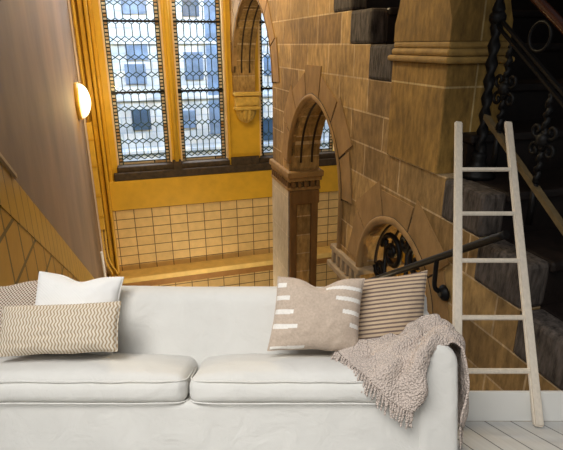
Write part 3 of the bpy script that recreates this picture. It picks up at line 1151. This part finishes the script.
# ---- scatter cushions
def pillow(name, label, w, h, t, at, tilt, roll, yaw, mat, chop=0.0, seed=0.0, dashes=None, group='scatter cushions on the sofa', n=64, pinch=.05, shear=0):
    rot = Euler((math.radians(-tilt), 0, 0)).to_matrix().to_4x4()
    tl = Euler((0, 0, math.radians(yaw))).to_matrix().to_4x4() @ rot @ Euler((0, math.radians(roll), 0)).to_matrix().to_4x4()
    bm = nb()
    V = {}
    for side in (-1, 1):
        for i in range(n + 1):
            for j in range(n + 1):
                a, b_ = 2 * i / n - 1, 2 * j / n - 1
                edge = i in (0, n) or j in (0, n)
                if edge and side == 1:
                    V[side, i, j] = V[-1, i, j]
                    continue
                x = a * w / 2 * (1 - pinch * (1 - b_ * b_) * abs(a) ** 3)
                z = b_ * h / 2 * (1 - pinch * (1 - a * a) * abs(b_) ** 3)
                th = t / 2 * (max(0, 1 - abs(a) ** 2.6) * max(0, 1 - abs(b_) ** 2.6)) ** .55
                y = side * th * (1 + .10 * nz(a, b_, side, 1.6, seed)) + .005 * nz(a, b_, 0, 5, seed + 4) * (0 if edge else 1)
                y += .012 * nz(a, b_, 1, 1.1, seed + 8)
                if chop and b_ > -.2:
                    k = math.exp(-(a / .34) ** 2) * ((b_ + .2) / 1.2) ** 2
                    z -= chop * k
                z += .006 * nz(a, 0, b_, 2.0, seed + 11)
                V[side, i, j] = bm.verts.new((x + shear * z, y, z))
    for side in (-1, 1):
        for i in range(n):
            for j in range(n):
                q = [V[side, i, j], V[side, i + 1, j], V[side, i + 1, j + 1], V[side, i, j + 1]]
                if side == 1:
                    q = q[::-1]
                f = bm.faces.new(q)
                f.smooth = True
                if dashes and side == -1:
                    a, b_ = (2 * i + 1) / n - 1, (2 * j + 1) / n - 1
                    for x0, x1, z0, z1, sl in dashes:
                        zz = b_ - sl * (a - (x0 + x1) / 2)
                        if x0 <= a <= x1 and z0 <= zz <= z1:
                            f.material_index = 1
    root = thing(name, label, 'cushion', ID, at, group, tilt=tl)
    rim = [V[-1, i, 0].co.copy() for i in range(n)] + [V[-1, n, j].co.copy() for j in range(n)] + [V[-1, n - i, n].co.copy() for i in range(n)] + [V[-1, 0, n - j].co.copy() for j in range(n)]
    mats = [mat, M_dash] if dashes else [mat]
    o = obj('cover', bm, mats, root, local=True)
    bm = nb()
    tube(bm, rim, .0035, 6, closed=True)
    obj('seam', bm, mat, root, local=True)
    return root

D = []
for b_ in (.78, .40, .02, -.36):
    D.append((-1, {.78: -.78, .40: -.68, .02: -.55, -.36: -.42}[b_], b_ - .07, b_ + .05, .03))
for b_ in (.72, .36, 0, -.36):
    D.append(({.72: .12, .36: .36, 0: .55, -.36: .74}[b_], 1, b_ - .05, b_ + .06, -.24))
D.append((-.96, -.2, -.98, -.90, .02))
def P3(px, py, Y):
    return ((px - 281.5) * Y / 500, Y, CAM_Z - (py - 225) * Y / 500)

pillow('scatter_cushion', 'brown and cream dotted cushion behind the wavy lumbar cushion', .46, .40, .15, P3(2, 318, 2.72), 14, -2, 0, M_dot, .02, 1)
pillow('scatter_cushion', 'plain white square cushion leaning on the sofa back', .465, .42, .16, P3(75, 313, 2.70), 14, 4, 0, M_white_pillow, .035, 2)
pillow('lumbar_cushion', 'long cream lumbar cushion with wavy woven lines', .60, .245, .13, P3(59.5, 328.5, 2.53), 18, -2.5, 0, M_zig, .0, 3, pinch=.02)
pillow('scatter_cushion', 'beige square cushion with white tufted dashes',  .462, .38, .16, P3(317, 313.5, 2.62), 14, .5, 0, M_beige, .05, 4, D, n=110, shear=.13)
pillow('scatter_cushion', 'tan cushion with thin brown stripes beside the arm', .40, .41, .16, P3(388, 313, 2.74), 14, -7.5, -8, M_stripe, .0, 5, shear=.22)

# ---- knitted throw over the right arm
G = [   # rows from the fringed edge over the arm and down the outside; each from the back to the front
    [(338, 353, 2.60), (352, 368, 2.47), (372, 383, 2.385), (392, 402, 2.355), (411, 412, 2.35)],
    [(352, 348, 2.61), (368, 359, 2.50), (386, 372, 2.40), (403, 388, 2.36), (424, 393, 2.355)],
    [(372, 342, 2.62), (388, 350, 2.52), (402, 359, 2.43), (414, 369, 2.37), (424, 372, 2.362)],
    [(394, 335, 2.66), (406, 340, 2.56), (416, 346, 2.47), (424, 353, 2.40), (431, 357, 2.375)],
    [(412, 329, 2.70), (421, 332, 2.62), (429, 337, 2.54), (436, 343, 2.46), (440, 349, 2.40)],
    [(430, 325, 2.70), (437, 328, 2.63), (443, 333, 2.56), (447, 340, 2.47), (449, 347, 2.405)],
    [(443, 328, 2.70), (449, 333, 2.63), (454, 339, 2.56), (457, 345, 2.48), (457, 351, 2.41)],
    [(444, 345, 2.70), (450, 347, 2.63), (455, 351, 2.56), (459, 357, 2.48), (459.5, 364, 2.41)],
    [(446, 372, 2.70), (451, 374, 2.63), (456, 378, 2.56), (460, 384, 2.48), (461, 390, 2.41)],
    [(445, 398, 2.70), (450, 400, 2.63), (455, 404, 2.56), (460, 408, 2.48), (459.5, 410, 2.41)],
    [(447, 418, 2.68), (450, 420, 2.62), (454, 422, 2.56), (457, 425, 2.49), (458, 426, 2.43)],
]
rows = [catmull([P3(*p) for p in r], 8) for r in G]
cols = list(zip(*rows))
cols = [catmull(list(c), 8) for c in cols]
rows = list(zip(*cols))
bm = nb()
R2 = []
nr_, nc_ = len(rows), len(rows[0])
for i, r in enumerate(rows):
    rr_ = []
    for j, p in enumerate(r):
        a = rows[max(i - 1, 0)][j]; b_ = rows[min(i + 1, nr_ - 1)][j]
        c_ = r[max(j - 1, 0)]; d_ = r[min(j + 1, nc_ - 1)]
        nn = (Vector(d_) - Vector(c_)).cross(Vector(b_) - Vector(a))
        if nn.length > 0: nn.normalize()
        if nn.y > 0 and i < nr_ * .6: nn = -nn
        fold = .024 * math.sin(j * .42 + i * .13 + .8 * math.sin(i * .09)) + .008 * math.sin(j * .95 - i * .16) + .012 * nz(p[0], p[1], p[2], 14, 3)
        amp = min(1, i / 10) * (1 if i < nr_ * .5 else .35)
        rr_.append(Vector(p) + nn * (.018 + fold * amp) + Vector((0, 0, .012 if 26 < i < 52 else 0)))
    R2.append(rr_)
grid_surface(bm, R2)
tw = thing('throw_blanket', 'taupe knitted throw with fringe draped over the sofa arm', 'blanket', ID, (.6, 2.5, .5))
o = obj('knit', bm, M_throw, tw)
md = o.modifiers.new('thick', 'SOLIDIFY'); md.thickness = .011; md.offset = 1
bm = nb()
edge = R2[0]
for k in range(34):
    t = k / 33 * (nc_ - 1)
    i = min(int(t), nc_ - 2)
    p = edge[i].lerp(edge[i + 1], t - i)
    L = .062 + .02 * random.random()
    down = Vector((-.35 + .25 * t / nc_ + random.uniform(-.12, .12), -.35 + .25 * t / nc_, -.50 - .5 * t / nc_)).normalized()
    pts = [p + Vector((0, 0, .0)), p + down * L * .35 + Vector((0, -.006, .004)), p + down * L * .7, p + down * L + Vector((random.uniform(-.006, .006), 0, 0))]
    tube(bm, catmull(pts, 3), [.0075 - .0035 * q / 9 for q in range(10)], 6)
obj('fringe', bm, M_throw, tw)
bm = nb()
edge = R2[-1]
for k in range(12):
    t = k / 11 * (nc_ - 1)
    i = min(int(t), nc_ - 2)
    p = edge[i].lerp(edge[i + 1], t - i)
    L = .09 + .02 * random.random()
    pts = [p, p + Vector((0, 0, -L * .5)), p + Vector((random.uniform(-.008, .004), random.uniform(-.01, .01), -L))]
    tube(bm, catmull(pts, 3), [.0055 - .0022 * q / 6 for q in range(7)], 6)
obj('fringe', bm, M_throw, tw)

# ---- ladder leaning back over the skirting against the iron newel
YB, YT = 3.0, 4.06
def onladder(px, py):
    z0, z1 = 0.0, CAM_Z + .206 * YT
    # point on the ladder's leaning plane along the sight line of a rail or rung
    k = (YT - YB) / (z1 - z0)
    sl = -(py - 225) / 500
    Y = (YB + k * CAM_Z) / (1 - k * sl)
    return Vector(((px - 281.5) * Y / 500, Y, CAM_Z + sl * Y))
lad = thing('wooden_ladder', 'pale wooden blanket ladder leaning beside the sofa arm', 'ladder', ID, (1.4, 3.0, 0))
TL, BL = onladder(458.5, 122), onladder(456.5, 428)
TR, BR = onladder(508, 122), onladder(538.5, 428)
for a, b_ in ((TL, BL), (TR, BR)):
    bm = nb()
    t = (a - b_).normalized()
    bar(bm, b_, a, .060, .034, (0, t.z, -t.y))
    bmesh.ops.bevel(bm, geom=list(bm.edges), offset=.009, segments=2, affect='EDGES')
    zmin = min(v.co.z for v in bm.verts)
    for v in bm.verts: v.co.z -= min(0, zmin) if v.co.z < .05 else 0
    obj('rail', bm, M_ladder, lad)
for py in (169.5, 213.5, 260.5, 317.5, 371):
    def railat(a, b_):
        lo2, hi2 = 0.0, 1.0
        for _ in range(40):
            m2 = (lo2 + hi2) / 2
            p = a.lerp(b_, m2)
            if 225 - (p.z - CAM_Z) * 500 / p.y < py: lo2 = m2
            else: hi2 = m2
        return a.lerp(b_, lo2)
    bm = nb()
    bar(bm, railat(TL, BL), railat(TR, BR), .030, .036, (0, 1, 0))
    bmesh.ops.bevel(bm, geom=list(bm.edges), offset=.007, segments=2, affect='EDGES')
    obj('rung', bm, M_ladder, lad)

# ================================================================== LIGHT
def area(name, loc, target, sx, sy, power, col, spread=180, shape='RECTANGLE'):
    l = bpy.data.lights.new(name, 'AREA')
    l.shape = shape
    l.size = sx; l.size_y = sy
    l.energy = power
    l.color = col
    l.spread = math.radians(spread)
    o = bpy.data.objects.new(name, l)
    C.objects.link(o)
    o.location = loc
    o.rotation_euler = (Vector(target) - Vector(loc)).to_track_quat('-Z', 'Y').to_euler()
    return o
def point(name, loc, power, col, r=.15):
    l = bpy.data.lights.new(name, 'POINT')
    l.energy = power; l.color = col; l.shadow_soft_size = r
    o = bpy.data.objects.new(name, l)
    C.objects.link(o); o.location = loc
    return o

area('room_window_light', (-1.3, -.8, 3.3), (0.0, 2.55, .25), 3.4, 2.2, 60, (1, .985, .96), 84)
# unseen warm fills above the frame, added to brighten the walls and arcade
point('stairwell_fill', sw(.55, 4.9, 1.2), 430, (1, .80, .48), .3)
point('arcade_fill', sw(2.4, 5.6, .9), 130, (1, .74, .38), .2)
point('landing_fill', sw(.75, 3.0, .95), 115, (1, .82, .5), .25)
point('bulkhead_glow', sw(U1 + .34, 6.0, -.59), 55, (1, .70, .26), .12)
point('niche_fill', sw(U2 + T + .3, 2.4, -1.9), 45, (1, .74, .34), .08)  # unseen fill added for the ochre glow behind the grille
point('lower_flight_fill', sw(.7, 5.3, -3.5), 230, (1, .84, .55), .2)  # unseen fill added behind the sofa line to brighten the tile band
area('street_daylight', sw(1.2, 8.2, 2.6), sw(1.2, 11, -1), 14, 4, 1900, (.82, .91, 1), 180)
area('window_daylight', sw(1.0, 7.9, 1.6), sw(.2, 5.2, -2.6), 4.0, 2.0, 1800, (.92, .96, 1), 150)

w = bpy.data.worlds.new('World')
SC.world = w
w.use_nodes = True
bg = w.node_tree.nodes['Background']
bg.inputs[0].default_value = (.93, .96, 1, 1)
bg.inputs[1].default_value = .17

# ================================================================== CAMERA
cam = bpy.data.cameras.new('Camera')
cam.sensor_width = 36
cam.sensor_fit = 'HORIZONTAL'
cam.lens = 36 * 500 / 563
co = bpy.data.objects.new('Camera', cam)
C.objects.link(co)
co.location = (0, 0, CAM_Z)
co.rotation_euler = (PI / 2, 0, 0)
cam.clip_end = 200
SC.camera = co

vs = SC.view_settings
vs.view_transform = 'Standard'
vs.look = 'None'
vs.gamma = 1
vs.use_curve_mapping = False
vs.exposure = 0
